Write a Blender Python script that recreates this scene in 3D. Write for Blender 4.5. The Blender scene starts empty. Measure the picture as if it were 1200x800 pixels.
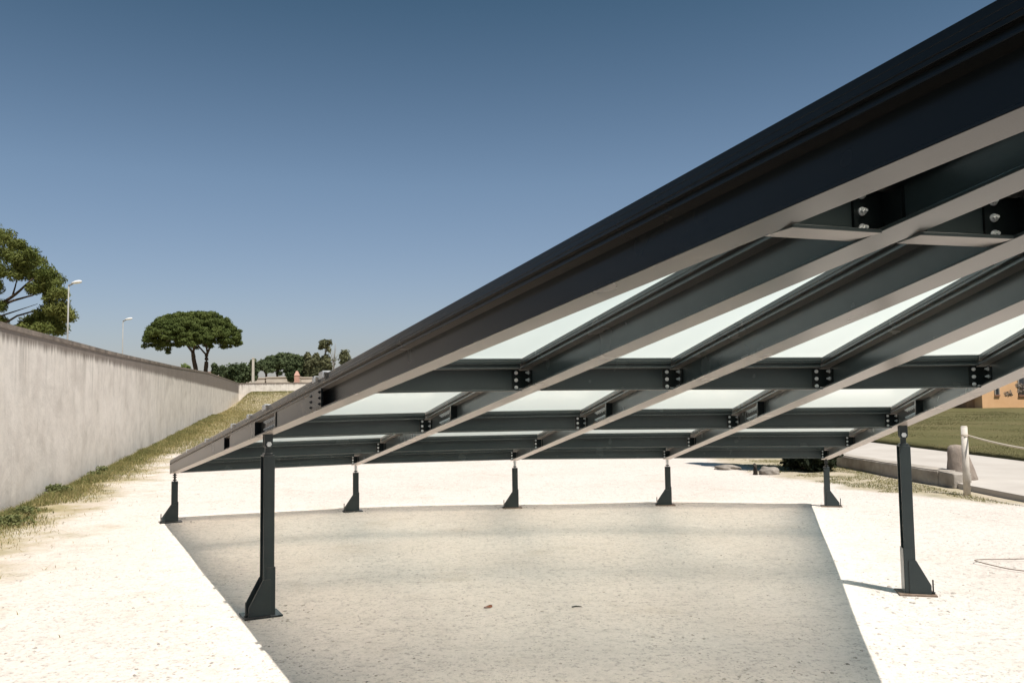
import bpy, bmesh, math, random
import numpy as np
from mathutils import Vector, Matrix
random.seed(7); rng = np.random.default_rng(11)
scn = bpy.context.scene
COL = scn.collection

# ------------------------------------------------------------------ camera
EYE = 1.6
FPX, PITCH, ROLL = 972.95, 0.06757, -0.013405
cp, sp = math.cos(PITCH), math.sin(PITCH)
cr, sr = math.cos(ROLL), math.sin(ROLL)
FW = Vector((0, cp, sp)); R0 = Vector((1, 0, 0)); U0 = Vector((0, -sp, cp))
RT = cr*R0 + sr*U0; UP = -sr*R0 + cr*U0
cam = bpy.data.cameras.new('camera'); camo = bpy.data.objects.new('camera', cam); COL.objects.link(camo)
cam.sensor_width = 36; cam.lens = FPX/1200*36; cam.clip_start = .05; cam.clip_end = 6000
m = Matrix((RT, UP, -FW)).transposed().to_4x4(); m.translation = (0, 0, EYE)
camo.matrix_world = m
scn.camera = camo

# ------------------------------------------------------------------ sky, sun, exposure
SUN = Vector((.308, -.375, 1)).normalized()
w = bpy.data.worlds.new('World'); scn.world = w; w.use_nodes = True
nt = w.node_tree
sky = nt.nodes.new('ShaderNodeTexSky'); sky.sky_type = 'NISHITA'; sky.sun_disc = False
sky.sun_elevation = math.asin(SUN.z); sky.sun_rotation = math.atan2(SUN.x, SUN.y)
sky.altitude = 50; sky.air_density = 1.0; sky.dust_density = 1.1; sky.ozone_density = 1.6
tw = nt.nodes.new('ShaderNodeMix'); tw.data_type = 'RGBA'; tw.blend_type = 'MULTIPLY'; tw.inputs[0].default_value = 1
gd = nt.nodes.new('ShaderNodeTexCoord'); gs = nt.nodes.new('ShaderNodeSeparateXYZ'); nt.links.new(gd.outputs['Generated'], gs.inputs[0])
gr = nt.nodes.new('ShaderNodeValToRGB'); ge = gr.color_ramp.elements; ge.new(.5); ge.new(.5)
for q_, (p_, c_) in zip(ge, ((0, (.85, .78, .85)), (.25, (.67, .74, .77)), (.46, (.30, .455, .49)), (1, (.24, .42, .47)))): q_.position = p_; q_.color = (*c_, 1)
nt.links.new(gs.outputs[2], gr.inputs[0]); nt.links.new(gr.outputs[0], tw.inputs[7])
hs = nt.nodes.new('ShaderNodeHueSaturation'); hs.inputs['Saturation'].default_value = .88; nt.links.new(sky.outputs[0], hs.inputs['Color']); nt.links.new(hs.outputs[0], tw.inputs[6])
nt.links.new(tw.outputs[2], nt.nodes['Background'].inputs[0])
nt.nodes['Background'].inputs[1].default_value = .070
sl = bpy.data.lights.new('sun', 'SUN'); so = bpy.data.objects.new('sun', sl); COL.objects.link(so)
sl.energy = 3.9; sl.angle = math.radians(.53); sl.color = (1, .955, .89)
so.rotation_euler = SUN.to_track_quat('Z', 'Y').to_euler(); so.location = (8, -8, 25)
vs = scn.view_settings
vs.view_transform = 'Standard'; vs.look = 'None'; vs.gamma = 1; vs.use_curve_mapping = False
vs.exposure = .76

# ------------------------------------------------------------------ materials
def mat(name):
    M = bpy.data.materials.new(name); M.use_nodes = True
    n = M.node_tree.nodes; b = n['Principled BSDF']
    return M, n, M.node_tree.links, b
def node(n, t, **kw):
    x = n.new(t)
    for k, v in kw.items(): setattr(x, k, v)
    return x
def noise(n, l, vec, scale, detail=4, rough=.55, dist=0):
    x = n.new('ShaderNodeTexNoise'); x.inputs['Scale'].default_value = scale
    x.inputs['Detail'].default_value = detail; x.inputs['Roughness'].default_value = rough
    x.inputs['Distortion'].default_value = dist
    if vec is not None: l.new(vec, x.inputs['Vector'])
    return x.outputs['Fac']
def ramp(n, l, fac, stops):
    x = n.new('ShaderNodeValToRGB'); e = x.color_ramp.elements
    while len(e) < len(stops): e.new(.5)
    for q, (p, c) in zip(e, stops):
        q.position = p; q.color = (*c, 1) if not isinstance(c, (int, float)) else (c, c, c, 1)
    l.new(fac, x.inputs['Fac']); return x.outputs['Color']
def mix(n, l, fac, a, b, mode='MIX'):
    x = n.new('ShaderNodeMix'); x.data_type = 'RGBA'; x.blend_type = mode
    for i, v in ((0, fac), (6, a), (7, b)):
        s = x.inputs[i]
        if isinstance(v, (int, float)): s.default_value = v if i == 0 else (v, v, v, 1)
        elif isinstance(v, tuple): s.default_value = (*v, 1)
        else: l.new(v, s)
    return x.outputs[2]
def mth(n, l, op, a, b=None, clamp=False):
    x = n.new('ShaderNodeMath'); x.operation = op; x.use_clamp = clamp
    for i, v in enumerate((a, b)):
        if v is None: continue
        if isinstance(v, (int, float)): x.inputs[i].default_value = v
        else: l.new(v, x.inputs[i])
    return x.outputs[0]
def sstep(n, l, v, a, b):
    x = n.new('ShaderNodeMapRange'); x.interpolation_type = 'SMOOTHSTEP'
    l.new(v, x.inputs[0]); x.inputs[1].default_value = a; x.inputs[2].default_value = b
    return x.outputs[0]
def coords(n, kind='Object'): return n.new('ShaderNodeTexCoord').outputs[kind]
def bump(n, l, b, h, strength, dist):
    x = n.new('ShaderNodeBump'); x.inputs['Strength'].default_value = strength; x.inputs['Distance'].default_value = dist
    l.new(h, x.inputs['Height']); l.new(x.outputs[0], b.inputs['Normal'])

def simple(name, c1, c2, scale, rough=.6, bstr=.2, bdist=.01, metal=0, spec=.5, detail=5):
    M, n, l, b = mat(name); v = coords(n)
    f = noise(n, l, v, scale, detail)
    l.new(ramp(n, l, f, [(.3, c1), (.7, c2)]), b.inputs['Base Color'])
    b.inputs['Roughness'].default_value = rough; b.inputs['Metallic'].default_value = metal
    b.inputs['Specular IOR Level'].default_value = spec
    if bstr: bump(n, l, b, noise(n, l, v, scale*6, 4), bstr, bdist)
    return M

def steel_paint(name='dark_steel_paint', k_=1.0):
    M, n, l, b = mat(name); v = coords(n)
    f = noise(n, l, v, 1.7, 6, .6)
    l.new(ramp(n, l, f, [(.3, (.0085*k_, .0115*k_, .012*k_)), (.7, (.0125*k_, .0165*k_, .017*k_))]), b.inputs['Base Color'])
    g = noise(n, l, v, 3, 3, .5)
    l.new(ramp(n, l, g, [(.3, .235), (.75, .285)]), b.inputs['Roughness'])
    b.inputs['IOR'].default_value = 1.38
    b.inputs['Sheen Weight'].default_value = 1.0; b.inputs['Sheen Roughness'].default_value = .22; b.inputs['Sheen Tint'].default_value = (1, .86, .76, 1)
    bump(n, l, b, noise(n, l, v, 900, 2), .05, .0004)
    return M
STEEL = steel_paint(); LITBEAM = steel_paint('lit_beam_paint', 3.0); LITPOST = steel_paint('lit_post_paint', 2.6)  # one steel paint; light on inner beams and posts painted in as lighter copies
BOLT = simple('galvanised_bolt', (.66, .67, .67), (.82, .83, .83), 60, .38, 0, metal=.35)
RUST = simple('rusty_plate', (.11, .07, .045), (.22, .16, .12), 30, .75, .3, .002)
ALU = simple('aluminium_clip', (.5, .5, .5), (.62, .62, .62), 30, .4, 0, metal=.6)

def glass_mats():
    M, n, l, b = mat('clear_glass')
    n.remove(b); o = n['Material Output']
    t = node(n, 'ShaderNodeBsdfTransparent'); t.inputs[0].default_value = (.985, .98, .96, 1)
    g = node(n, 'ShaderNodeBsdfGlossy'); g.inputs['Roughness'].default_value = .02
    fr = node(n, 'ShaderNodeFresnel'); fr.inputs[0].default_value = 1.5
    x = node(n, 'ShaderNodeMixShader'); l.new(fr.outputs[0], x.inputs[0]); l.new(t.outputs[0], x.inputs[1]); l.new(g.outputs[0], x.inputs[2])
    l.new(x.outputs[0], o.inputs[0])
    M2, n, l, b = mat('frosted_glass'); n.remove(b); o = n['Material Output']
    v = coords(n)
    t = node(n, 'ShaderNodeBsdfTranslucent')
    l.new(ramp(n, l, noise(n, l, v, .8, 3), [(.3, (.24, .56, .72)), (.7, (.28, .59, .75))]), t.inputs[0])
    d = node(n, 'ShaderNodeBsdfRefraction'); d.inputs['Color'].default_value = (1.0, .90, .785, 1); d.inputs['Roughness'].default_value = 1.0; d.inputs['IOR'].default_value = 1.4
    y = node(n, 'ShaderNodeMixShader'); y.inputs[0].default_value = .58
    l.new(t.outputs[0], y.inputs[1]); l.new(d.outputs[0], y.inputs[2])
    g = node(n, 'ShaderNodeBsdfGlossy'); g.inputs['Roughness'].default_value = .25
    fr = node(n, 'ShaderNodeFresnel'); fr.inputs[0].default_value = 1.4
    x = node(n, 'ShaderNodeMixShader'); l.new(fr.outputs[0], x.inputs[0]); l.new(y.outputs[0], x.inputs[1]); l.new(g.outputs[0], x.inputs[2])
    l.new(x.outputs[0], o.inputs[0])
    return M, M2
CLEAR, FROST = glass_mats()

def ground_mat():
    M, n, l, b = mat('pale_gravel'); v = coords(n, 'Object')
    sep = node(n, 'ShaderNodeSeparateXYZ'); l.new(v, sep.inputs[0]); X, Y = sep.outputs[0], sep.outputs[1]
    big = noise(n, l, v, .5, 4, .55, .3); mid = noise(n, l, v, 7, 6, .7); fine = noise(n, l, v, 75, 5, .75); vf = noise(n, l, v, 24, 4, .7)
    c = ramp(n, l, big, [(.28, (.575, .507, .452)), (.5, (.605, .541, .486)), (.75, (.63, .57, .516))])
    earth = mth(n, l, 'MULTIPLY', sstep(n, l, noise(n, l, v, .9, 6, .7, .3), .54, .72), .38)
    c = mix(n, l, earth, c, (.42, .345, .265))
    c = mix(n, l, 1, c, ramp(n, l, mid, [(.28, .80), (.48, 1.0), (.7, 1.05)]), 'MULTIPLY')
    c = mix(n, l, 1, c, ramp(n, l, vf, [(.33, .60), (.45, .97), (.7, 1.04)]), 'MULTIPLY')
    c = mix(n, l, 1, c, ramp(n, l, fine, [(.28, .62), (.42, .97), (.7, 1.07)]), 'MULTIPLY')
    vo = node(n, 'ShaderNodeTexVoronoi'); vo.inputs['Scale'].default_value = 30; l.new(v, vo.inputs['Vector'])
    gate = sstep(n, l, noise(n, l, v, 2.6, 6, .75), .45, .58)
    dots = mth(n, l, 'MULTIPLY', sstep(n, l, vo.outputs['Distance'], .30, .14), gate)
    c = mix(n, l, mth(n, l, 'MULTIPLY', dots, .5), c, (.22, .195, .17))
    # dry grassy soil near the wall and beyond the far gravel edge
    wob = mth(n, l, 'MULTIPLY', mth(n, l, 'SUBTRACT', noise(n, l, v, .9, 5, .65), .5), 2.6)
    dw = mth(n, l, 'ADD', mth(n, l, 'MULTIPLY', mth(n, l, 'ADD', mth(n, l, 'MULTIPLY', Y, .29), 4.1), .96), mth(n, l, 'MULTIPLY', X, .96))
    g1 = sstep(n, l, mth(n, l, 'ADD', dw, mth(n, l, 'MULTIPLY', wob, 1.4)), 2.0, .6)
    g2 = mth(n, l, 'MULTIPLY', sstep(n, l, mth(n, l, 'ADD', Y, mth(n, l, 'MULTIPLY', wob, 2.5)), 24, 33), sstep(n, l, X, 30, 10))
    # weeds on the right before the kerb
    edge = mth(n, l, 'ADD', mth(n, l, 'MULTIPLY', mth(n, l, 'POWER', 2.0, mth(n, l, 'MULTIPLY', mth(n, l, 'SUBTRACT', Y, 11.9), -.5)), 2.2), 4.5)
    g3 = sstep(n, l, mth(n, l, 'ADD', mth(n, l, 'SUBTRACT', X, edge), mth(n, l, 'MULTIPLY', wob, .6)), -.1, .6)
    g3 = mth(n, l, 'MULTIPLY', g3, sstep(n, l, Y, 11.0, 12.2))
    soil = ramp(n, l, noise(n, l, v, 1.3, 6, .7), [(.3, (.18, .165, .08)), (.48, (.31, .26, .15)), (.66, (.43, .355, .275))])
    gm = mth(n, l, 'MAXIMUM', mth(n, l, 'MAXIMUM', g1, g2), mth(n, l, 'MULTIPLY', g3, .75))
    c = mix(n, l, gm, c, soil)
    l.new(c, b.inputs['Base Color']); b.inputs['Roughness'].default_value = .95; b.inputs['Specular IOR Level'].default_value = .15
    h = mth(n, l, 'ADD', mth(n, l, 'MULTIPLY', fine, .5), mth(n, l, 'ADD', mth(n, l, 'MULTIPLY', mid, 2.0), mth(n, l, 'MULTIPLY', dots, .5)))
    bump(n, l, b, h, .7, .014)
    return M
GRAVEL = ground_mat()

def lawn_mat():
    M, n, l, b = mat('mown_lawn'); v = coords(n)
    a = noise(n, l, v, .35, 6, .65, .5); f = noise(n, l, v, 14, 5, .7)
    c = ramp(n, l, a, [(.28, (.092, .088, .036)), (.5, (.118, .106, .046)), (.72, (.16, .132, .066))])
    c = mix(n, l, 1, c, ramp(n, l, f, [(.3, .75), (.7, 1.15)]), 'MULTIPLY')
    l.new(c, b.inputs['Base Color']); b.inputs['Roughness'].default_value = 1; b.inputs['Specular IOR Level'].default_value = .1
    bump(n, l, b, f, .8, .04)
    return M
LAWN = lawn_mat()
PATH = simple('pale_path', (.40, .36, .32), (.48, .44, .395), .9, .9, .4, .01, spec=.2, detail=8)

def wall_mat():
    M, n, l, b = mat('streaked_concrete'); v = coords(n)
    def mapped(sx, sz):
        mp = node(n, 'ShaderNodeMapping'); mp.inputs['Scale'].default_value = (sx, 1.0, sz); l.new(v, mp.inputs[0]); return mp.outputs[0]
    sep = node(n, 'ShaderNodeSeparateXYZ'); l.new(v, sep.inputs[0]); Z = sep.outputs[2]
    a = noise(n, l, v, .9, 7, .62, .4); a2 = noise(n, l, v, 3.2, 6, .65)
    base = ramp(n, l, a, [(.3, (.62, .56, .50)), (.46, (.73, .67, .605)), (.7, (.80, .74, .675))])
    base = mix(n, l, 1, base, ramp(n, l, a2, [(.3, .86), (.55, 1.0), (.75, 1.05)]), 'MULTIPLY')
    s1 = noise(n, l, mapped(2.6, .10), 1.0, 5, .62); s2 = noise(n, l, mapped(6.5, .22), 1.0, 4, .6); s3 = noise(n, l, mapped(.45, .0), 1.0, 3, .6)
    # local z = 0 is the top edge: streaks run down from it by different lengths
    Zr = mth(n, l, 'ADD', Z, mth(n, l, 'MULTIPLY', mth(n, l, 'SUBTRACT', s3, .5), 2.4))
    reach = sstep(n, l, Zr, -1.35, .0)
    strk = mth(n, l, 'MULTIPLY', sstep(n, l, s1, .50, .66), mth(n, l, 'ADD', mth(n, l, 'MULTIPLY', reach, .40), .04))
    thin = mth(n, l, 'MULTIPLY', sstep(n, l, s2, .56, .70), mth(n, l, 'ADD', mth(n, l, 'MULTIPLY', sstep(n, l, Zr, -.9, .1), .45), .05))
    blot = mth(n, l, 'MULTIPLY', sstep(n, l, noise(n, l, mapped(.55, .8), 1.0, 6, .65, .5), .50, .70), .27)
    top = mth(n, l, 'MULTIPLY', sstep(n, l, mth(n, l, 'ADD', Z, mth(n, l, 'MULTIPLY', s2, .40)), -.12, .06), .85)
    c = mix(n, l, blot, base, (.36, .305, .265))
    c = mix(n, l, strk, c, (.25, .215, .19))
    c = mix(n, l, thin, c, (.17, .145, .125))
    c = mix(n, l, top, c, (.145, .115, .095))
    ft = mth(n, l, 'MULTIPLY', sstep(n, l, mth(n, l, 'ADD', Z, mth(n, l, 'MULTIPLY', a, .5)), -2.3, -2.65), .35)
    c = mix(n, l, ft, c, (.36, .31, .26))
    l.new(c, b.inputs['Base Color']); b.inputs['Roughness'].default_value = .92; b.inputs['Specular IOR Level'].default_value = .2
    bump(n, l, b, mth(n, l, 'ADD', noise(n, l, v, 9, 6, .7), mth(n, l, 'MULTIPLY', s1, .6)), .35, .02)
    return M
WALLM = wall_mat()
COPING = simple('stained_coping', (.13, .108, .09), (.30, .25, .21), 2.5, .95, .5, .02, spec=.2, detail=8)
KERB = simple('weathered_stone', (.26, .225, .19), (.42, .38, .33), 3.5, .9, .6, .02, spec=.2, detail=8)
BOLLARD = simple('rough_brown_stone', (.20, .16, .13), (.33, .275, .23), 7, .92, .8, .02, spec=.2, detail=8)
ROCK = simple('grey_rock', (.16, .14, .12), (.33, .29, .25), 5, .9, .6, .03, spec=.2, detail=8)
CHAR = simple('dark_stump_wood', (.02, .016, .013), (.05, .04, .03), 12, .9, .5, .01)
WOOD = simple('bleached_wood', (.46, .41, .35), (.64, .59, .52), 7, .8, .4, .006, spec=.2)
ROPE = simple('pale_rope', (.44, .38, .30), (.58, .51, .41), 40, .9, .5, .004)
WIRE = simple('rusty_wire', (.16, .12, .09), (.26, .21, .17), 20, .7, 0)
OCHRE = simple('ochre_plaster', (.70, .42, .22), (.80, .50, .28), .8, .9, .3, .01, spec=.2, detail=7)
BROWNP = simple('brown_plaster', (.34, .19, .105), (.44, .26, .15), 1.2, .9, .3, .01, spec=.2)
DARKG = simple('window_dark', (.03, .035, .04), (.06, .065, .07), 2, .2, 0)
TILE = simple('clay_roof_tile', (.24, .11, .065), (.38, .20, .12), 3, .85, .5, .03)
CREAM = simple('cream_render', (.50, .43, .36), (.64, .57, .49), .6, .9, .2, .01, spec=.2)
PINK = simple('pink_render', (.48, .26, .20), (.56, .34, .27), .8, .9, .2, .01, spec=.2)
BRICKM = simple('brown_brick', (.26, .15, .11), (.36, .24, .18), 2, .9, .3, .01)
GALV = simple('lamp_post_steel', (.24, .23, .21), (.32, .31, .29), 4, .5, 0, spec=.4)
LAMPW = simple('white_lamp_shell', (.76, .75, .73), (.82, .81, .8), 4, .4, 0)
CONP = simple('pale_concrete_pole', (.50, .45, .38), (.60, .55, .48), 3, .9, .2, .01)
BARK = simple('pine_bark', (.055, .04, .03), (.12, .09, .07), 6, .95, .7, .04, spec=.1)
GREYB = simple('grey_bark', (.22, .20, .18), (.34, .32, .29), 4, .95, .4, .03, spec=.1)
PEB = simple('pebble_grey', (.20, .175, .15), (.48, .43, .38), 9, .95, .3, .003, spec=.2)
LEAFB = simple('dead_leaf_brown', (.16, .055, .025), (.25, .10, .05), 30, .8, .2, .002)

def leaf_mat(name, a, b_, scale, trans=.25):
    M, n, l, b = mat(name); v = coords(n)
    c = ramp(n, l, noise(n, l, v, scale, 5, .65), [(.3, a), (.7, b_)])
    l.new(c, b.inputs['Base Color']); b.inputs['Roughness'].default_value = .75; b.inputs['Specular IOR Level'].default_value = .2
    t = node(n, 'ShaderNodeBsdfTranslucent'); l.new(c, t.inputs[0])
    x = node(n, 'ShaderNodeMixShader'); x.inputs[0].default_value = trans
    l.new(b.outputs[0], x.inputs[1]); l.new(t.outputs[0], x.inputs[2]); l.new(x.outputs[0], n['Material Output'].inputs[0])
    return M
PINE = leaf_mat('pine_needles', (.060, .085, .020), (.125, .150, .040), .5)
PINEW = leaf_mat('pine_needles_warm', (.070, .100, .020), (.165, .170, .046), .6)
PINED = leaf_mat('pine_needles_far', (.050, .072, .030), (.100, .122, .055), .3)
OLIVE = leaf_mat('grey_green_leaves', (.080, .088, .042), (.185, .180, .095), .3)
GREENL = leaf_mat('bright_green_leaves', (.080, .115, .028), (.150, .180, .050), .4)
CYP = leaf_mat('cypress_leaves', (.008, .012, .006), (.026, .034, .014), 1.4, .1)
GRASSG = leaf_mat('green_grass', (.085, .110, .030), (.22, .205, .075), 1.1, .35)
GRASSD = leaf_mat('dry_grass', (.24, .20, .085), (.42, .35, .17), .9, .3)
LAWNG = leaf_mat('lawn_green', (.080, .088, .030), (.15, .142, .055), .5, .3)
LAWND = leaf_mat('lawn_dry', (.15, .125, .058), (.23, .19, .10), .5, .3)
WEEDM = leaf_mat('weed_leaves', (.125, .145, .055), (.215, .225, .095), 3, .3)

# ------------------------------------------------------------------ mesh helpers
def link(name, me, m=None, parent=None):
    o = bpy.data.objects.new(name, me); COL.objects.link(o)
    if m is not None: me.materials.append(m)
    if parent is not None: o.parent = parent
    return o
def tag(o, label=None, cat=None, group=None, kind=None):
    if label: o['label'] = label
    if cat: o['category'] = cat
    if group: o['group'] = group
    if kind: o['kind'] = kind
    return o
def thing(name, label, cat, loc=(0, 0, 0), rz=0, group=None):
    o = bpy.data.objects.new(name, None); COL.objects.link(o)
    o.location = loc; o.rotation_euler = (0, 0, rz); o.empty_display_size = .2
    return tag(o, label, cat, group)
def obj(name, bm, m, parent=None, smooth=False, off=None, bev=0):
    me = bpy.data.meshes.new(name)
    if off is not None: bmesh.ops.translate(bm, verts=bm.verts[:], vec=-Vector(off))
    bmesh.ops.recalc_face_normals(bm, faces=bm.faces[:])
    bm.to_mesh(me); bm.free()
    if smooth: me.polygons.foreach_set('use_smooth', [True]*len(me.polygons))
    o = link(name, me, m, parent)
    if bev:
        b = o.modifiers.new('bevel', 'BEVEL'); b.width = bev; b.segments = 2; b.limit_method = 'ANGLE'
    return o
def hexa(bm, P):
    v = [bm.verts.new(p) for p in P]
    fs = []
    for q in ((3, 2, 1, 0), (4, 5, 6, 7), (0, 1, 5, 4), (1, 2, 6, 5), (2, 3, 7, 6), (3, 0, 4, 7)): fs.append(bm.faces.new([v[i] for i in q]))
    return fs
def box(bm, x0, x1, y0, y1, z0, z1, M=None):
    P = [Vector(p) for p in ((x0, y0, z0), (x1, y0, z0), (x1, y1, z0), (x0, y1, z0), (x0, y0, z1), (x1, y0, z1), (x1, y1, z1), (x0, y1, z1))]
    if M is not None: P = [M @ p for p in P]
    return hexa(bm, P)
def prism(bm, pts, d, M=None):
    """extrude a polygon (list of 3D points) by vector d"""
    d = Vector(d); A = [Vector(p) for p in pts]; B = [p+d for p in A]
    if M is not None: A = [M @ p for p in A]; B = [M @ p for p in B]
    a = [bm.verts.new(p) for p in A]; b = [bm.verts.new(p) for p in B]
    bm.faces.new(a[::-1]); bm.faces.new(b); k = len(a)
    for i in range(k): bm.faces.new((a[i], a[(i+1) % k], b[(i+1) % k], b[i]))
def cyl(bm, p0, p1, r0, r1=None, seg=12):
    p0, p1 = Vector(p0), Vector(p1); r1 = r0 if r1 is None else r1
    q = (p1-p0).to_track_quat('Z', 'Y')
    rings = []
    for p, r in ((p0, r0), (p1, r1)):
        rings.append([bm.verts.new(p + q @ Vector((r*math.cos(2*math.pi*i/seg), r*math.sin(2*math.pi*i/seg), 0))) for i in range(seg)])
    for i in range(seg): bm.faces.new((rings[0][i], rings[0][(i+1) % seg], rings[1][(i+1) % seg], rings[1][i]))
    bm.faces.new(rings[0][::-1]); bm.faces.new(rings[1])
def tube(bm, pts, rad, seg=8):
    pts = [Vector(p) for p in pts]; rings = []
    for i, p in enumerate(pts):
        d = (pts[min(i+1, len(pts)-1)] - pts[max(i-1, 0)]).normalized()
        q = d.to_track_quat('Z', 'Y'); r = rad[i] if not isinstance(rad, (int, float)) else rad
        rings.append([bm.verts.new(p + q @ Vector((r*math.cos(2*math.pi*k/seg), r*math.sin(2*math.pi*k/seg), 0))) for k in range(seg)])
    for a, b in zip(rings, rings[1:]):
        for k in range(seg): bm.faces.new((a[k], a[(k+1) % seg], b[(k+1) % seg], b[k]))
    bm.faces.new(rings[0][::-1]); bm.faces.new(rings[-1])
def np_mesh(name, V, Fc, m, parent=None):
    """V (n,3); Fc (k,c) equal-size faces"""
    me = bpy.data.meshes.new(name); k, c = Fc.shape
    me.vertices.add(len(V)); me.vertices.foreach_set('co', np.asarray(V, np.float32).ravel())
    me.loops.add(k*c); me.loops.foreach_set('vertex_index', Fc.astype(np.int32).ravel())
    me.polygons.add(k); me.polygons.foreach_set('loop_start', np.arange(0, k*c, c, dtype=np.int32))
    me.update(calc_edges=True); me.validate()
    return link(name, me, m, parent)

# ------------------------------------------------------------------ terrain
def wall_x(y): return -4.1 - .29*y
def terrain(x, y):
    x = np.asarray(x, float); y = np.asarray(y, float)
    L = np.clip((2.0-x)/7.0, 0, 1); L = L*L*(3-2*L)
    z = np.interp(y, [13, 20.5, 33.3, 51.4, 102, 130, 400], [0, .06, .27, .62, 1.05, 1.05, 1.05])*L
    bb = np.clip((y-66)/26, 0, 1); bb = bb*bb*(3-2*bb)
    bx = np.clip((x-(wall_x(y)-.2))/2.2, 0, 1); bx = bx*bx*(3-2*bx)
    z = z + 1.62*bb*bx*np.clip((9-x)/10, 0, 1)*np.clip((112-y)/6, 0, 1)
    amp = .012*np.clip((y+20)/20, 0, 1)
    z = z + amp*(np.sin(x*1.7+.6*np.sin(y*1.1))*np.sin(y*1.3+.5) )*np.clip(1-abs(y)/40, 0, 1)
    return z
def T(x, y): return float(terrain(x, y))
xs = np.concatenate([[-1500, -700, -300, -150, -90, -60], np.arange(-48, -12, 1.2), np.arange(-12, 12, .3), np.arange(12, 48, 1.5), [55, 70, 100, 160, 320, 700, 1500]])
ys = np.concatenate([[-60, -30, -15, -8], np.arange(-4, 22, .3), np.arange(22, 60, .8), np.arange(60, 116, 1.2), [120, 130, 150, 190, 260, 400, 800, 1600, 3000]])
gx, gy = np.meshgrid(xs, ys); V = np.stack([gx.ravel(), gy.ravel(), terrain(gx, gy).ravel()], 1)
nx, ny = len(xs), len(ys); ii = (np.arange(ny-1)[:, None]*nx + np.arange(nx-1)[None]).ravel()
g = np_mesh('ground', V, np.stack([ii, ii+1, ii+nx+1, ii+nx], 1), GRAVEL)
g.data.polygons.foreach_set('use_smooth', [True]*len(g.data.polygons)); tag(g, kind='structure')

# added dark ground sheet, unseen, shaped to darken the first rafter's outer web
bm = bmesh.new(); ay = np.linspace(-12, 3.7, 60); L_, R_ = [], []
for y in ay:
    xr = 1.25-.547*(y-.21)+.06*math.sin(y*2.3) if y > -1 else 1.9+.06*math.sin(y*2.3)
    L_.append(bm.verts.new((-9, y, .016+T(-9, y)))); R_.append(bm.verts.new((xr, y, .016+T(xr, y))))
for i in range(len(ay)-1): bm.faces.new((L_[i], R_[i], R_[i+1], L_[i+1]))
tag(obj('unseen_dark_sheet', bm, simple('added_dark_ground', (.040, .040, .042), (.065, .063, .062), 6, .9, .5, .006, spec=.2, detail=8)), kind='structure')

# path and lawn on the right
bm = bmesh.new()
prism(bm, [(7.36, 3.0, -.1), (10.99, 3.0, -.1), (10.99, 40, -.1), (7.0, 40, -.1), (7.25, 24, -.1), (7.36, 14, -.1)], (0, 0, .19))
tag(obj('path', bm, PATH), kind='structure')
lx = np.concatenate([[11.0], np.arange(11.6, 40, .8), np.arange(40, 140, 4)]); ly = np.concatenate([np.arange(4, 40, .8), np.arange(40, 140, 3)])
gx, gy = np.meshgrid(lx, ly); gz = .17 + .02*np.sin(gx*.9)*np.sin(gy*.7)
nx, ny = len(lx), len(ly)
V = np.stack([gx.ravel(), gy.ravel(), gz.ravel()], 1)
ii = (np.arange(ny-1)[:, None]*nx + np.arange(nx-1)[None]).ravel(); Fc = np.stack([ii, ii+1, ii+nx+1, ii+nx], 1)
n0 = len(V); e = np.arange(ny)*nx; Vs = V[e].copy(); Vs[:, 2] = -.1; V = np.concatenate([V, Vs])
k = np.arange(ny-1); Fc = np.concatenate([Fc, np.stack([n0+k, e[k], e[k+1], n0+k+1], 1)])
tag(np_mesh('lawn', V, Fc, LAWN), kind='structure')

# ------------------------------------------------------------------ concrete walls
def wall_run(name, p, q, tops, label, thick=.3):
    """p, q ground ends; tops = list of (t metres along, z of top)"""
    p, q = Vector(p), Vector(q); d = q-p; Ln = d.length; ang = math.atan2(d.y, d.x)
    z0 = tops[0][1]
    r = thing(name, label, 'wall', (p.x, p.y, z0), ang)
    # pieces split along the length so that each local z is measured from the top edge
    bm = bmesh.new(); bc = bmesh.new()
    tt = np.linspace(0, Ln, 60); zt = np.interp(tt, [a for a, _ in tops], [b for _, b in tops])-z0
    for i in range(len(tt)-1):
        pass
    def strip(bm, y0, y1, za, zb):
        rings = []
        for t, zz in zip(tt, zt):
            rings.append([bm.verts.new((t, y, zz+z)) for y, z in ((y0, za), (y1, za), (y1, zb), (y0, zb))])
        for a, b in zip(rings, rings[1:]):
            for i in range(4): bm.faces.new((a[i], a[(i+1) % 4], b[(i+1) % 4], b[i]))
        bm.faces.new(rings[0]); bm.faces.new(rings[-1][::-1])
    strip(bm, -thick/2, thick/2, -5.2, -.08); strip(bc, -thick/2-.012, thick/2+.012, -.08, 0)
    obj('wall_face', bm, WALLM, r); obj('coping', bc, COPING, r)
    return r
pw = (wall_x(-3), -3); qw = (wall_x(100), 100)
Lw = math.hypot(qw[0]-pw[0], qw[1]-pw[1]); kk = Lw/103
wall_run('concrete_wall', (pw[0], pw[1], 0), (qw[0], qw[1], 0), [(0, 2.79), (15.4*kk, 2.80), (23.5*kk, 2.865), (36.3*kk, 3.07), (54.4*kk, 3.43), (103*kk, 3.80)],
         'long streaked pale concrete wall receding along the left side of the gravel')
wall_run('concrete_wall', (qw[0]-.1, qw[1]+.3, 0), (38, 108, 0), [(0, 3.80), (75, 3.70)],
         'far concrete wall closing the yard behind the grassy bank')

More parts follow.
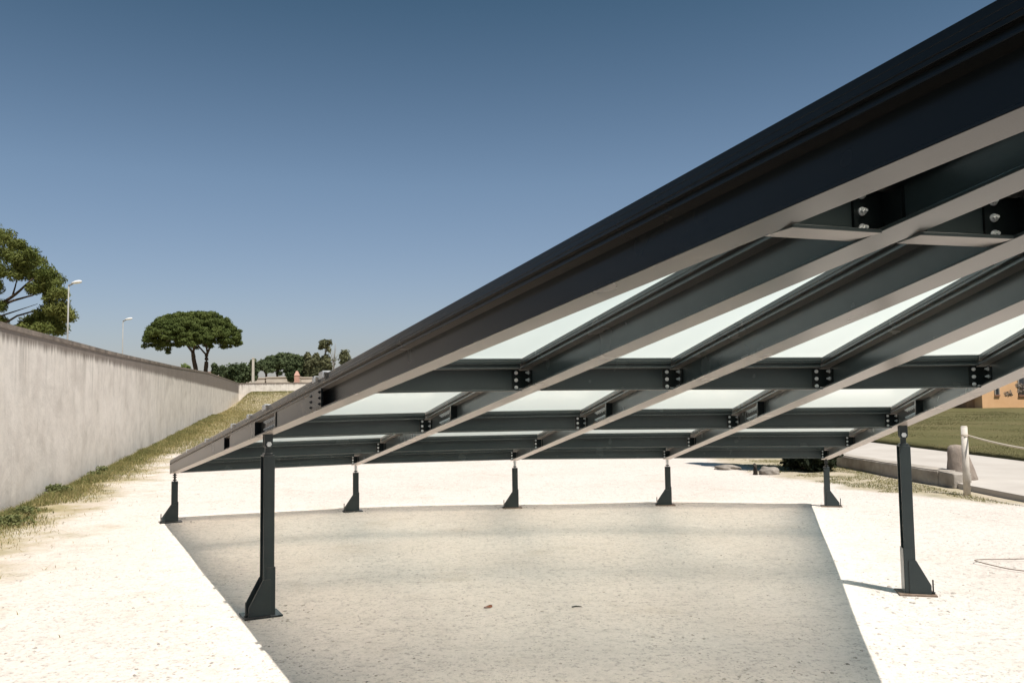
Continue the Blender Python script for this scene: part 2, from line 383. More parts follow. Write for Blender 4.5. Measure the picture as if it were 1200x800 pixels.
# ------------------------------------------------------------------ glass canopy
HX, HY, ZB, SL = 1.5035, .2096, 2.1967, .1246
ANG = [-.50132, -.30820, -.12289, .06212, .24689]
RF = [12.6506, 12.4927, 12.1342, 12.0746, 12.1129]
ZO = [.0241, .01995, -.00135, -.01972, -.02298]
RN = {0: 7.027, 4: 6.759}
BASE = Vector((HX, HY, 0))
C = thing('glass_canopy', 'low sloping fan-shaped canopy of frosted glass on dark steel beams and short posts', 'canopy', BASE)
def axes(k):
    a = ANG[k]; return Vector((math.sin(a), math.cos(a), 0)), Vector((math.cos(a), -math.sin(a), 0))
def rp(k, r, u=0, v=0):
    d, s_ = axes(k); return BASE + d*r + s_*u + Vector((0, 0, ZB+ZO[k]-SL*r+v))
def depth(r): return .215*(1-.0095*max(0, r-5))
RINGS = [.95, 1.91, 4.66, 7.28, 9.80, None]
RSC = [1.016, 1.0, .972, .957, .955]
def rr_(i, k): return RINGS[i]*RSC[k] if RINGS[i] is not None else RF[k]-(.30 if k else .12)
RIN = .75; TIP = [RF[k]+.10 for k in range(5)]
def along(bm, k, r0, r1, u0, u1, v0, v1, tapered=True):
    """box along rafter k; v0, v1 as height above the bottom line, scaled with the depth taper"""
    def s_(r): return depth(r)/.215 if tapered else 1
    P = []
    a, b = s_(r0), s_(r1)
    P = [rp(k, r0, u0, v0*a), rp(k, r1, u0, v0*b), rp(k, r1, u1, v0*b), rp(k, r0, u1, v0*a),
         rp(k, r0, u0, v1*a), rp(k, r1, u0, v1*b), rp(k, r1, u1, v1*b), rp(k, r0, u1, v1*a)]
    hexa(bm, P)
HB, LIP, GRV, FAS = .122, .130, .149, .180   # web top, flange top, groove top, fascia top
# one bolt mesh shared by all bolts: hexagon head on a washer, axis +Z
def bolt_mesh(name, r=.0105, h=.009):
    bm = bmesh.new(); cyl(bm, (0, 0, 0), (0, 0, .003), r*1.35, seg=14); cyl(bm, (0, 0, .003), (0, 0, .003+h), r, seg=6); cyl(bm, (0, 0, .003+h), (0, 0, .003+h*1.9), r*.5, seg=8)
    bmesh.ops.recalc_face_normals(bm, faces=bm.faces[:])
    me = bpy.data.meshes.new(name); bm.to_mesh(me); bm.free(); me.materials.append(BOLT); return me
BM_ = bolt_mesh('bolt', .0078, .008); SB_ = bolt_mesh('splice_bolt', .0115, .010); CB_ = bolt_mesh('cover_bolt', .007, .004); CB_.materials[0] = STEEL
def put_bolt(name, me, parent, pos, axis):
    o = bpy.data.objects.new(name, me); COL.objects.link(o); o.parent = parent
    o.location = Vector(pos)-BASE; o.rotation_mode = 'QUATERNION'; o.rotation_quaternion = Vector(axis).to_track_quat('Z', 'Y')
    return o
rafters = []
for k in range(5):
    bm = bmesh.new(); r1 = TIP[k]
    along(bm, k, RIN, r1, -.055, .055, 0, .009)
    along(bm, k, RIN, r1, -.004, .004, .007, HB+.002)
    along(bm, k, RIN, r1, -.055, .055, HB, LIP)
    along(bm, k, RIN, r1, -.036, .036, LIP-.001, GRV+.001)
    along(bm, k, RIN, r1, -.052, .052, GRV, FAS)
    along(bm, k, RIN, r1, -.0545, -.051, GRV+.011, GRV+.016)   # drip ledge on the glazing carrier
    if k in (0, 4):
        e_ = -1 if k == 0 else 1
        along(bm, k, RIN, r1, *sorted((e_*.052, e_*.046)), FAS-.001, FAS+.019)
    R = obj('rafter', bm, LITBEAM if k else STEEL, C, off=BASE, bev=.0018)  # outer rafter keeps the darker copy, its shade painted in
    rafters.append(R)
    d, s_ = axes(k)
    # splice near the inner posts
    bm = bmesh.new()
    c0 = 7.05 if k == 0 else RINGS[3]*RSC[k]-.46
    along(bm, k, c0-.44, c0, -.016, -.004, .018, .114); obj('splice_plate', bm, STEEL, R, off=BASE, bev=.0015)
    for r0, r1_ in ((c0-.50, c0-.47),) + (((7.25, 7.28),) if k == 0 else ()):
        bm = bmesh.new(); along(bm, k, r0, r1_, -.053, -.004, .009, HB); obj('stiffener', bm, STEEL, R, off=BASE)
    for row in (.036, .094):
        for j in range(7):
            r = c0-.395+j*.058
            put_bolt('splice_bolt', SB_, R, rp(k, r, -.016, row*depth(r)/.215), -s_)
# cover plates boxed into the outer side of the first rafter
for r0, r1_, u in ((8.60, TIP[0]-.001, -.0535), (7.285, 8.33, -.0515), (5.62, 6.53, -.047), (5.37, 5.62, -.0575)):
    bm = bmesh.new(); flush = u < -.055
    along(bm, 0, r0, r1_, u, u+.012, .0095, HB-.0005)
    o = obj('cover_plate', bm, STEEL, rafters[0], off=BASE, bev=.0015)
    if flush:
        d, s_ = axes(0)
        for rr in (5.40, 5.59):
            for vv in (.03, .065, .10): put_bolt('cover_bolt', CB_, o, rp(0, rr, u, vv), -s_)
# vertical web edge closing the slot
bm = bmesh.new(); along(bm, 0, TIP[0], TIP[0]+.008, -.053, .053, 0, FAS); obj('end_plate', bm, STEEL, rafters[0], off=BASE)


def bay_frame(i, k):
    A, B = rp(k, rr_(i, k)), rp(k+1, rr_(i, k+1))
    t = (B-A); L = t.length; t.normalize()
    nrm = Vector((-t.y, t.x, 0)).normalized()     # horizontal, away from the hub
    if nrm.y < 0: nrm = -nrm
    return A, B, t, nrm, L
for i in range(len(RINGS)):
    for k in range(4):
        A, B, t, nrm, L = bay_frame(i, k)
        ta = Vector((t.x, t.y, 0)).normalized()
        ga = .056/abs(ta.dot(axes(k)[1])); gb = .056/abs(ta.dot(axes(k+1)[1]))
        ds = depth(rr_(i, k))/.215
        def pb(bm, s0, s1, w0, w1, v0, v1, A=A, t=t, nrm=nrm, ds=ds):
            P = []
            for v in (v0, v1):
                for s__, w_ in ((s0, w0), (s1, w0), (s1, w1), (s0, w1)): P.append(A + t*s__ + nrm*w_ + Vector((0, 0, v*ds)))
            hexa(bm, P)
        bm = bmesh.new(); s0, s1 = ga+.002, L-gb-.002
        pb(bm, s0, s1, -.055, .055, .001, .010)
        pb(bm, s0, s1, -.0035, .0035, .008, HB+.002)
        pb(bm, s0, s1, -.045, .045, HB, LIP-.001)
        pb(bm, s0, s1, -.03, .03, LIP-.002, GRV+.001)
        pb(bm, s0, s1, -.042, .042, GRV, FAS-.002)
        pb(bm, s0, s1, -.0445, -.041, GRV+.011, GRV+.016)
        pu = obj('purlin', bm, LITBEAM, C, off=BASE, bev=.0015)
        # angle cleats at both ends, bolted to the webs
        wb = .005/abs(ta.dot(axes(k+1)[1]))
        bm = bmesh.new(); pb(bm, L-gb-.045, L-wb, -.012, -.0035, .016, .114); pb(bm, L-wb-.010, L-wb, -.075, -.0118, .016, .114); obj('cleat', bm, STEEL, pu, off=BASE)
        bm = bmesh.new(); pb(bm, wb, ga+.045, -.012, -.0035, .016, .114); obj('cleat', bm, STEEL, pu, off=BASE)
        if 1 <= i <= 5:
            for v in (.020, .061, .102):
                put_bolt('bolt', BM_, pu, A + t*(L-gb-.022) - nrm*.012 + Vector((0, 0, v*ds)), -nrm)
                if i in (2, 3): put_bolt('bolt', BM_, pu, A + t*(L-wb-.010) - nrm*.045 + Vector((0, 0, v*ds)), -t)
# glass panes
for i in range(len(RINGS)-1):
    for k in range(4):
        q = []
        for ii_, kk_, uu in ((i, k, 1), (i, k+1, -1), (i+1, k+1, -1), (i+1, k, 1)):
            r = rr_(ii_, kk_) + (.004 if ii_ == i else -.004)
            if ii_ == 5: r = RF[kk_]+.06
            u = .003*uu
            if kk_ == 0: u = -.044
            if kk_ == 4: u = .044
            q.append(rp(kk_, r, u, FAS*depth(r)/.215+.002))
        bm = bmesh.new(); th = Vector((0, 0, .015))
        fs = hexa(bm, q+[p+th for p in q])
        fs[0].material_index = 1
        bmesh.ops.translate(bm, verts=bm.verts[:], vec=-BASE)
        me = bpy.data.meshes.new('glass_pane'); bm.to_mesh(me); bm.free()
        o = link('glass_pane', me, CLEAR, C); me.materials.append(FROST)
# clamps along the outer glass edge
for r, big in ((5.32, 1), (5.48, 0), (6.85, 1), (7.45, 0), (8.15, 0), (9.6, 0), (11.0, 0)):
    bm = bmesh.new(); top = FAS*depth(r)/.215
    P = []
    w_ = .085 if big else .05
    def cb(bm, r0, r1_, u0, u1, v0, v1):
        hexa(bm, [rp(0, a, u, top+v) for v in (v0, v1) for a, u in ((r0, u0), (r1_, u0), (r1_, u1), (r0, u1))])
    cb(bm, r-w_/2, r+w_/2, -.074, .02, .019, .028 if big else .024); cb(bm, r-w_/2, r+w_/2, -.074, -.067, -.012, .019)
    obj('glass_clamp', bm, ALU, C, off=BASE, bev=.001)

# posts
def make_post(k, r, near):
    d, s_ = axes(k)
    p = BASE + d*r; p.z = T(p.x, p.y)
    htop = rp(k, r).z - p.z
    side = -1 if k < 4 else 1          # gussets stick out sideways
    # local frame: x along s_, y along d
    ps = bpy.data.meshes.new('post'); bm = bmesh.new()
    w_, dp = (.041, .060) if near else (.038, .038)
    hs = htop-.165 if near else htop-.115
    z0 = .012
    # H section: two flange plates facing the hub and away, and a web
    box(bm, -w_, w_, -dp, -dp+.008, z0, hs); box(bm, -w_, w_, dp-.008, dp, z0, hs); box(bm, -.004, .004, -dp+.007, dp-.007, z0, hs)
    box(bm, -w_, w_, -dp, dp, hs, hs+.008)
    me = ps; bmesh.ops.recalc_face_normals(bm, faces=bm.faces[:]); bm.to_mesh(me); bm.free()
    post = link('post', me, LITPOST, C); post.location = p-BASE; post.rotation_euler = (0, 0, -ANG[k])
    bv = post.modifiers.new('bevel', 'BEVEL'); bv.width = .0015; bv.segments = 2; bv.limit_method = 'ANGLE'
    def sub(name, bm, m=LITPOST, bev=.001):
        return obj(name, bm, m, post, bev=bev)
    # wider sleeve round the foot
    bm = bmesh.new(); sh = .36 if near else .27
    box(bm, side*w_*.3, -side*(w_+.007), -dp-.006, -dp-.0005, z0, sh); box(bm, -side*(w_+.007), -side*(w_+.001), -dp-.006, dp+.006, z0, sh)
    sub('sleeve', bm)
    gl, gh, go = (.105, .26, .07) if near else (.115, .215, .05)
    for y in (-dp-.0125, dp+.0035):
        bm = bmesh.new()
        x0 = side*(w_*-.3); x1 = side*w_
        prism(bm, [(x0, y, z0), (side*(w_+gl), y, z0), (side*(w_+gl), y, z0+go), (side*(w_+.002), y, z0+gh), (x0, y, z0+gh)], (0, .009, 0))
        sub('gusset', bm)
    bm = bmesh.new()
    xa, xb = sorted((side*(w_+gl+.035), -side*(w_+.055)))
    box(bm, xa, xb, -dp-.05, dp+.05, -.006, z0); sub('base_plate', bm, RUST if k in (2, 3, 4) else STEEL)
    bm = bmesh.new(); cyl(bm, (side*(w_+gl+.016), -dp+.01, z0), (side*(w_+gl+.016), -dp+.01, z0+.11), .006, seg=8); cyl(bm, (side*(w_+gl+.016), -dp+.01, z0), (side*(w_+gl+.016), -dp+.01, z0+.016), .015, seg=6)
    sub('anchor_rod', bm, STEEL, 0)
    if near:
        # clevis: a pair of rounded lugs hanging from the beam round a central plate
        def lug(y0, th, zt, zb, hw):
            pts = [(-hw, y0, zt), (-hw, y0, zb+hw)] + [(-hw*math.cos(a), y0, zb+hw-hw*math.sin(a)) for a in np.linspace(.2, math.pi-.2, 9)] + [(hw, y0, zb+hw), (hw, y0, zt)]
            bm = bmesh.new(); prism(bm, pts, (0, th, 0)); return bm
        sub('lug', lug(-.030, .012, htop+.004, htop-.105, .032)); sub('lug', lug(.018, .012, htop+.004, htop-.105, .032))
        bm = bmesh.new(); box(bm, -.021, .021, -.010, .010, hs+.008, htop-.03); sub('tongue', bm)
        bm = bmesh.new(); cyl(bm, (0, -.045, htop-.072), (0, .045, htop-.072), .012, seg=10); cyl(bm, (0, -.05, htop-.072), (0, -.042, htop-.072), .02, seg=6); sub('pin', bm, BOLT, 0)
        bm = bmesh.new(); box(bm, -.034, .034, -.034, .034, hs+.008, hs+.022); sub('cap_plate', bm)
    else:
        bm = bmesh.new(); cyl(bm, (0, 0, hs+.006), (0, 0, htop), .013, seg=10); sub('threaded_rod', bm, BOLT if k in (1, 2, 3) else STEEL, 0)
        for zz in (.02, .055, .085):
            bm = bmesh.new(); cyl(bm, (0, 0, hs+zz), (0, 0, hs+zz+.014), .026, seg=6); sub('nut', bm, BOLT if (k in (1, 2, 3) and zz > .04) else STEEL, 0)
    return post
for k in range(5): make_post(k, RF[k], False)
make_post(0, RN[0], True); make_post(4, RN[4], True)

# ------------------------------------------------------------------ trees
def clump_leaves(cs, rs, per, size, flat=.7, spiky=1.0, up=.35):
    """leaf quads spread through the volume of many clumps; cs (n,3) rs (n,)"""
    cs = np.asarray(cs, float); rs = np.asarray(rs, float); n = len(cs)
    idx = np.repeat(np.arange(n), per); k = len(idx)
    dv = rng.normal(size=(k, 3)); dv /= np.linalg.norm(dv, axis=1)[:, None]
    rad = rng.uniform(.15, 1, k)**.5
    p = cs[idx] + dv*(rad*rs[idx])[:, None]*np.array([1, 1, flat])
    nrm = dv*.8 + rng.normal(size=(k, 3))*.6 + np.array([0, 0, up]); nrm /= np.linalg.norm(nrm, axis=1)[:, None]
    a = np.cross(nrm, rng.normal(size=(k, 3))); a /= np.linalg.norm(a, axis=1)[:, None]; b = np.cross(nrm, a)
    s_ = size*rng.uniform(.6, 1.35, k)[:, None]; a = a*s_; b = b*s_*.45/spiky
    V = np.stack([p-a, p-b*1.0, p+a, p+b], 1).reshape(-1, 3)
    return V, np.arange(4*k).reshape(k, 4)
def px(x, y, Y):
    """the point at distance Y seen at photo pixel (x, y): used once to lay out tree shapes in metres"""
    d = FW + RT*((x-600)/FPX) - UP*((y-400)/FPX); t = Y/d.y
    return np.array([d.x*t, Y, EYE+d.z*t])
def limb(bm, pts, r0, r1, seg=8, wob=.04):
    pts = [np.asarray(p, float) for p in pts]; out = []
    for i in range(len(pts)-1):
        for t in np.linspace(0, 1, 5)[:-1]: out.append(pts[i]*(1-t)+pts[i+1]*t + rng.normal(size=3)*wob*r0)
    out.append(pts[-1]); rad = list(np.linspace(r0, r1, len(out)))
    rad[0] *= 1.25
    tube(bm, [Vector(p) for p in out], rad, seg)
def tree(name, label, cat, base, group, cs, rs, per, size, lm, limbs, bark=BARK, flat=.7, spiky=1.0):
    base = np.asarray(base, float)
    r = thing(name, label, cat, base, 0, group)
    V, Fc = clump_leaves(np.asarray(cs)-base, rs, per, size, flat, spiky)
    np_mesh('crown', V, Fc, lm, r)
    bm = bmesh.new()
    for pts, r0, r1 in limbs: limb(bm, [np.asarray(p)-base for p in pts], r0, r1)
    obj('trunk', bm, bark, r, smooth=True)
    return r
def dome(cx, cy, ztop, R, h, n, rc, thick, low=0):
    """clump centres for an umbrella pine crown: flat domed top, hollow underneath"""
    cs, rs = [], []
    for _ in range(n):
        a = rng.uniform(0, 2*math.pi); q = math.sqrt(rng.uniform(0, 1))
        d_ = q*R; z = ztop - h*q**2.3 - rng.uniform(0, 1)**1.6*thick*(1-.35*q)
        cs.append((cx+d_*math.cos(a), cy+d_*math.sin(a), z-rc*.5)); rs.append(rc*rng.uniform(.65, 1.2))
    return cs, rs
UG = 'umbrella pines beyond the concrete walls'
# big pine at the left edge of the frame
Y0 = 40
def pc(x, y, dy=0): return px(x, y, Y0+dy)
cs, rs = [], []
main = [(-10, 282), (8, 278), (20, 287), (32, 297), (44, 308), (55, 318), (64, 330), (70, 343), (72, 357), (10, 300), (24, 312), (38, 322), (50, 335), (57, 347), (-20, 300), (2, 318), (-8, 335), (-5, 360), (60, 362), (22, 322), (44, 338), (26, 304), (60, 338), (50, 326),
        (34, 378), (44, 372), (54, 366), (64, 372), (70, 366), (48, 384), (60, 382), (68, 384), (76, 370), (28, 386), (40, 386), (-4, 375)]
for x, y in main:
    for _ in range(4):
        dy = rng.uniform(-2.2, 2.2); cs.append(pc(x+rng.uniform(-6, 6), y+rng.uniform(-4, 4), dy)); rs.append(rng.uniform(.28, .46))
for _ in range(150):
    x, y = rng.uniform(-130, 0), 0
    q = abs(x+35)/105; y = 266+70*q**2.4+rng.uniform(0, 45)
    cs.append(pc(x, y, rng.uniform(-4, 4))); rs.append(rng.uniform(.4, .7))
cs_, rs_ = [], []
b = pc(-34, 460); b[2] = 0
limbs = [([b, pc(-33, 420), pc(-34, 375)], .30, .22), ([pc(-34, 376), pc(-8, 362), pc(18, 345), pc(40, 325)], .13, .035), ([pc(-8, 362), pc(16, 352, 1), pc(38, 346), pc(58, 335)], .08, .02),
         ([pc(-34, 395), pc(0, 385), pc(30, 380), pc(60, 376)], .12, .03), ([pc(-6, 386), pc(20, 370, -1), pc(48, 362), pc(66, 352)], .06, .015), ([pc(-34, 378), pc(-55, 350), pc(-80, 320)], .14, .04),
         ([pc(14, 349), pc(18, 335), pc(22, 318)], .05, .015), ([pc(-34, 380), pc(-25, 340), pc(-10, 300)], .15, .04), ([pc(5, 384), pc(24, 390), pc(44, 386)], .05, .015), ([pc(-5, 372), pc(20, 364, .5), pc(44, 356)], .045, .012), ([pc(20, 382), pc(40, 374), pc(58, 364)], .04, .012)]
tree('umbrella_pine', 'large leaning pine with gappy crown behind the near end of the wall', 'tree', b, UG, cs, rs, 260, .09, PINEW, limbs, flat=.85, spiky=1.6)
# pair of umbrella pines
Y0 = 86
tA = px(233, 447, Y0); bA = tA.copy(); bA[2] = .8
cs, rs = dome(*px(211, 366, Y0)[:2], px(211, 364.5, Y0)[2], 3.4, 2.5, 320, .5, 1.6)
for x, y, s_ in ((187, 408, .5), (193, 403, .55), (183, 400, .5), (200, 404, .45), (197, 413, .3), (178, 391, .6), (215, 402, .4), (188, 398, .6), (176, 384, .5)):
    cs.append(px(x, y, Y0+rng.uniform(-1, 1))); rs.append(s_)
tree('umbrella_pine', 'umbrella pine with low ragged left lobe, left of the close pair', 'tree', bA, UG, cs, rs, 190, .12, PINE,
     [([bA, px(230, 436, Y0), px(227, 420, Y0), px(226, 412, Y0)], .27, .19), ([px(226, 413, Y0), px(219, 404, Y0), px(209, 390, Y0), px(200, 380, Y0)], .13, .05), ([px(226, 413, Y0), px(230, 400, Y0), px(228, 385, Y0)], .13, .05), ([px(213, 396, Y0), px(200, 398, Y0), px(190, 402, Y0)], .09, .03)], flat=.6, spiky=1.2)
Y0 = 88
bB = px(241, 449, Y0); bB[2] = .8
cs, rs = dome(*px(243, 366, Y0)[:2], px(243, 364, Y0)[2], 3.3, 2.7, 320, .5, 1.5)
for _ in range(50):
    cs.append(px(228+rng.uniform(-12, 12), 369+rng.uniform(-2, 14), Y0+rng.uniform(-2, 2))); rs.append(rng.uniform(.4, .6))
for x, y, s_ in ((272, 397, .5), (264, 402, .4), (278, 392, .5), (270, 406, .22), (258, 400, .35), (276, 399, .35), (280, 388, .4), (259, 388, .5)):
    cs.append(px(x, y, Y0+rng.uniform(-1, 1))); rs.append(s_)
tree('umbrella_pine', 'umbrella pine with trunk forking in a wide V, right of the close pair', 'tree', bB, UG, cs, rs, 190, .12, PINE,
     [([bB, px(241, 437, Y0), px(242, 424, Y0), px(242, 415, Y0)], .25, .19), ([px(242, 416, Y0), px(234, 407, Y0), px(226, 396, Y0), px(222, 386, Y0)], .10, .04), ([px(242, 416, Y0), px(247, 405, Y0), px(251, 395, Y0), px(260, 386, Y0)], .14, .05), ([px(243, 412, Y0), px(240, 400, Y0), px(243, 385, Y0)], .10, .04)], flat=.6, spiky=1.2)

def lump_tree(name, label, cat, x0, x1, yt, yb, Y, n, rc, per, size, lm, group, trunk=True, ovoid=1.0, bark=BARK, base_z=None, hole=0):
    c = px((x0+x1)/2, (yt+yb)/2, Y); top = px((x0+x1)/2, yt, Y); bot = px((x0+x1)/2, yb, Y)
    W = (x1-x0)/2/FPX*Y; Hh = (top[2]-bot[2])/2
    cs, rs = [], []
    for _ in range(n):
        dv = rng.normal(size=3); dv /= np.linalg.norm(dv); q = rng.uniform(0, 1)**(.45)
        cs.append((c[0]+dv[0]*(W-rc*.6)*q, Y+dv[1]*(W-rc*.6)*q, c[2]+dv[2]*(Hh-rc*.6)*q)); rs.append(rc*rng.uniform(.6, 1.15))
    b = c.copy(); b[2] = .9 if base_z is None else base_z
    lim = [([b, (c[0]+.1, Y, (b[2]+c[2])/2), (c[0], Y, c[2]+Hh*.3)], .05*W+.10, .05)]
    for _ in range(4):
        j = random.randrange(len(cs)); lim.append((((c[0], Y, max(b[2]+.3, c[2]-Hh*.6)), (c[0]*.4+cs[j][0]*.6, Y*.4+cs[j][1]*.6, c[2]), cs[j]), .03*W+.05, .03))
    return tree(name, label, cat, b, group, cs, rs, per, size, lm, lim, bark, flat=.9)
FG = 'trees beyond the far wall'
lump_tree('shrub', 'bright green rounded bush at the foot of the pair of pines', 'shrub', 210, 225, 426, 452, 82, 26, .5, 70, .16, GREENL, None)
lump_tree('shrub', 'small bright green bush right of the forked pine trunk', 'shrub', 243, 255, 437, 455, 84, 20, .4, 70, .16, GREENL, None)
lump_tree('conifer', 'thin dark conifer just right of the forked pine', 'tree', 248, 256, 424, 446, 112, 26, .42, 60, .2, PINED, FG)
lump_tree('conifer', 'shorter dark conifer left of the round dark tree', 'tree', 257, 264, 428, 448, 112, 20, .4, 60, .2, PINED, FG)
lump_tree('round_tree', 'broad round dark green tree left of the pale pole', 'tree', 262, 297, 424, 452, 106, 90, .75, 95, .22, PINED, FG)
lump_tree('cypress', 'narrow dark cypress right behind the pale pole', 'tree', 292, 302, 419, 449, 122, 40, .6, 70, .25, PINED, FG)
Y0 = 132
bP = px(312, 450, Y0); bP[2] = .9
cs, rs = dome(*px(311, 421, Y0)[:2], px(311, 421, Y0)[2], 1.35, .8, 40, .6, 1.4)
tree('umbrella_pine', 'small dark pine half hidden by the left edge of the wide far pine', 'tree', bP, UG, cs, rs, 80, .26, PINED, [([bP, px(312, 438, Y0), px(311, 428, Y0)], .26, .15), ([px(312, 438, Y0), px(306, 430, Y0)], .15, .08)], flat=.7)
Y0 = 136
bP = px(325, 450, Y0); bP[2] = .9
cs, rs = dome(*px(333, 413, Y0)[:2], px(333, 413, Y0)[2], 3.1, 1.3, 110, .7, 1.3)
for x, y in ((325, 428), (329, 431), (322, 433), (327, 437), (324, 424)): cs.append(px(x, y, Y0)); rs.append(.6)
tree('umbrella_pine', 'widest flat-topped pine in the far group behind the far wall', 'tree', bP, UG, cs, rs, 95, .28, PINED, [([bP, px(325, 438, Y0), px(327, 424, Y0)], .34, .2), ([px(325, 436, Y0), px(318, 424, Y0)], .15, .08), ([px(326, 430, Y0), px(338, 419, Y0)], .2, .08)], flat=.6)
lump_tree('round_tree', 'mid green round tree under the right side of the wide far pine', 'tree', 333, 351, 420, 449, 126, 55, .65, 85, .24, GREENL if False else PINED, FG)
lump_tree('round_tree', 'dark oval tree between the wide far pine and the tall poplars', 'tree', 347, 360, 416, 449, 130, 50, .7, 80, .26, PINED, FG)
PG = 'tall poplars beyond the far wall'
lump_tree('poplar', 'slim grey-green poplar at the left end of the poplar row', 'tree', 356, 366, 412, 449, 128, 90, .5, 75, .22, OLIVE, PG)
lump_tree('poplar', 'second grey-green poplar, slightly shorter than the bushy tallest one', 'tree', 363, 377, 411, 450, 124, 110, .55, 75, .22, OLIVE, PG)
lump_tree('poplar', 'tallest poplar, bushy below with a rounded tuft on top', 'tree', 374, 389, 414, 450, 120, 140, .55, 80, .22, OLIVE, PG)
cs = [px(380+rng.uniform(-6, 7), 402+rng.uniform(-3, 8), 120+rng.uniform(-.8, .8)) for _ in range(16)]
b = px(380, 450, 121); b[2] = .9
tree('poplar', 'bare-stemmed tree whose rounded tuft tops the poplar row', 'tree', b, PG, cs, [.42]*16, 60, .2, OLIVE, [([b, px(381, 425, 120), px(381, 402, 120)], .18, .05), ([px(381, 415, 120), px(387, 404, 120)], .07, .03)], bark=GREYB)
b = px(391, 450, 118); b[2] = .9
lim = [([b, px(391, 430, 118), px(390, 410, 118)], .12, .03)]
for x, y in ((386, 408), (394, 406), (388, 416), (397, 414), (393, 402)): lim.append(([px(391, 432, 118), px((391+x)/2, (424+y)/2, 118), px(x, y, 118)], .06, .02))
cs = [px(391+rng.uniform(-6, 6), 418+rng.uniform(-10, 12), 118) for _ in range(10)]
tree('bare_tree', 'almost leafless pale grey tree right of the poplars', 'tree', b, None, cs, [.35]*10, 10, .14, OLIVE, lim, bark=GREYB)
lump_tree('round_tree', 'small loose grey-green tree close to the canopy edge against the sky', 'tree', 396, 411, 407, 440, 110, 34, .5, 55, .18, OLIVE, FG)
cs = [px(x+rng.uniform(-3, 3), y+rng.uniform(-2, 2), 112) for x, y in ((402, 410), (406, 414), (400, 416), (405, 420), (402, 424), (409, 421), (397, 430), (404, 430))]

# cypress right behind the canopy, standing in the weeds
b = np.array([6.15, 17.5, 0]); cs, rs = [], []
for _ in range(340):
    h = rng.uniform(.012, 1)**1.15*6.1; prof = np.interp(h, [0, .2, .9, 2.5, 4.5, 6.1], [.36, .50, .66, .64, .42, .06])
    a = rng.uniform(0, 2*math.pi); q = math.sqrt(rng.uniform(.1, 1)); cs.append((b[0]+prof*q*math.cos(a), b[1]+prof*q*math.sin(a), h)); rs.append(.17*rng.uniform(.7, 1.2))
tree('cypress', 'dense dark cypress whose foot shows below the far canopy edge near the rocks', 'tree', b, None, cs, rs, 90, .06, CYP, [([b, (b[0], b[1], 1.5), (b[0], b[1], 5)], .12, .03)])

# ------------------------------------------------------------------ lamps and pole beyond the wall
def street_lamp(x, yt, Y, label, xr):
    b = px(x, 470, Y); b[2] = T(b[0], b[1]) if b[0] > wall_x(Y) else .2
    top = px(x, yt, Y)[2]; r = thing('street_lamp', label, 'street lamp', b, 0, 'street lamps behind the left wall')
    h = top-b[2]
    bm = bmesh.new(); tube(bm, [(0, 0, 0), (0, 0, h*.5), (0, 0, h)], [.042, .036, .028], 10); obj('pole', bm, GALV, r, smooth=True)
    Lh = (xr-x)/FPX*Y
    bm = bmesh.new(); tube(bm, [(0, 0, h-.05), (.10, 0, h+.0), (Lh*.35, 0, h+.04)], [.035, .035, .03], 8); obj('arm', bm, GALV, r, smooth=True)
    bm = bmesh.new()
    prof = [(-.02, .035), (.05, .07), (.25, .11), (.45, .12), (.62, .09), (.66, .03)]
    s_ = (Lh*.8)/.68; rings = []
    for u, hw in prof:
        xx = Lh*.25+u*s_; zz = h+.05+u*.10
        rings.append([bm.verts.new((xx, hw*1.15*math.cos(a), zz+hw*.75*math.sin(a)*(1 if math.sin(a) > 0 else .55))) for a in np.linspace(0, 2*math.pi, 12, endpoint=False)])
    for a, b2 in zip(rings, rings[1:]):
        for i in range(12): bm.faces.new((a[i], a[(i+1) % 12], b2[(i+1) % 12], b2[i]))
    bm.faces.new(rings[0][::-1]); bm.faces.new(rings[-1]); obj('lamp_head', bm, LAMPW, r, smooth=True)
street_lamp(77.5, 333.5, 35, 'nearer and taller street lamp with white head beside the big left pine', 92)
street_lamp(142.5, 375.5, 52, 'farther and smaller street lamp standing alone against the sky', 153)
b = px(296.5, 455, 104); b[2] = 1.0
t = thing('utility_pole', 'plain pale square concrete pole rising behind the far wall', 'pole', b)
bm = bmesh.new(); hh = px(296.5, 420, 104)[2]-1.0
hexa(bm, [(-.15, -.15, 0), (.15, -.15, 0), (.15, .15, 0), (-.15, .15, 0), (-.115, -.115, hh), (.115, -.115, hh), (.115, .115, hh), (-.115, .115, hh)]); obj('pole_shaft', bm, CONP, t)
bm = bmesh.new(); box(bm, -.14, .14, -.14, .14, hh, hh+.1); obj('pole_cap', bm, CONP, t)

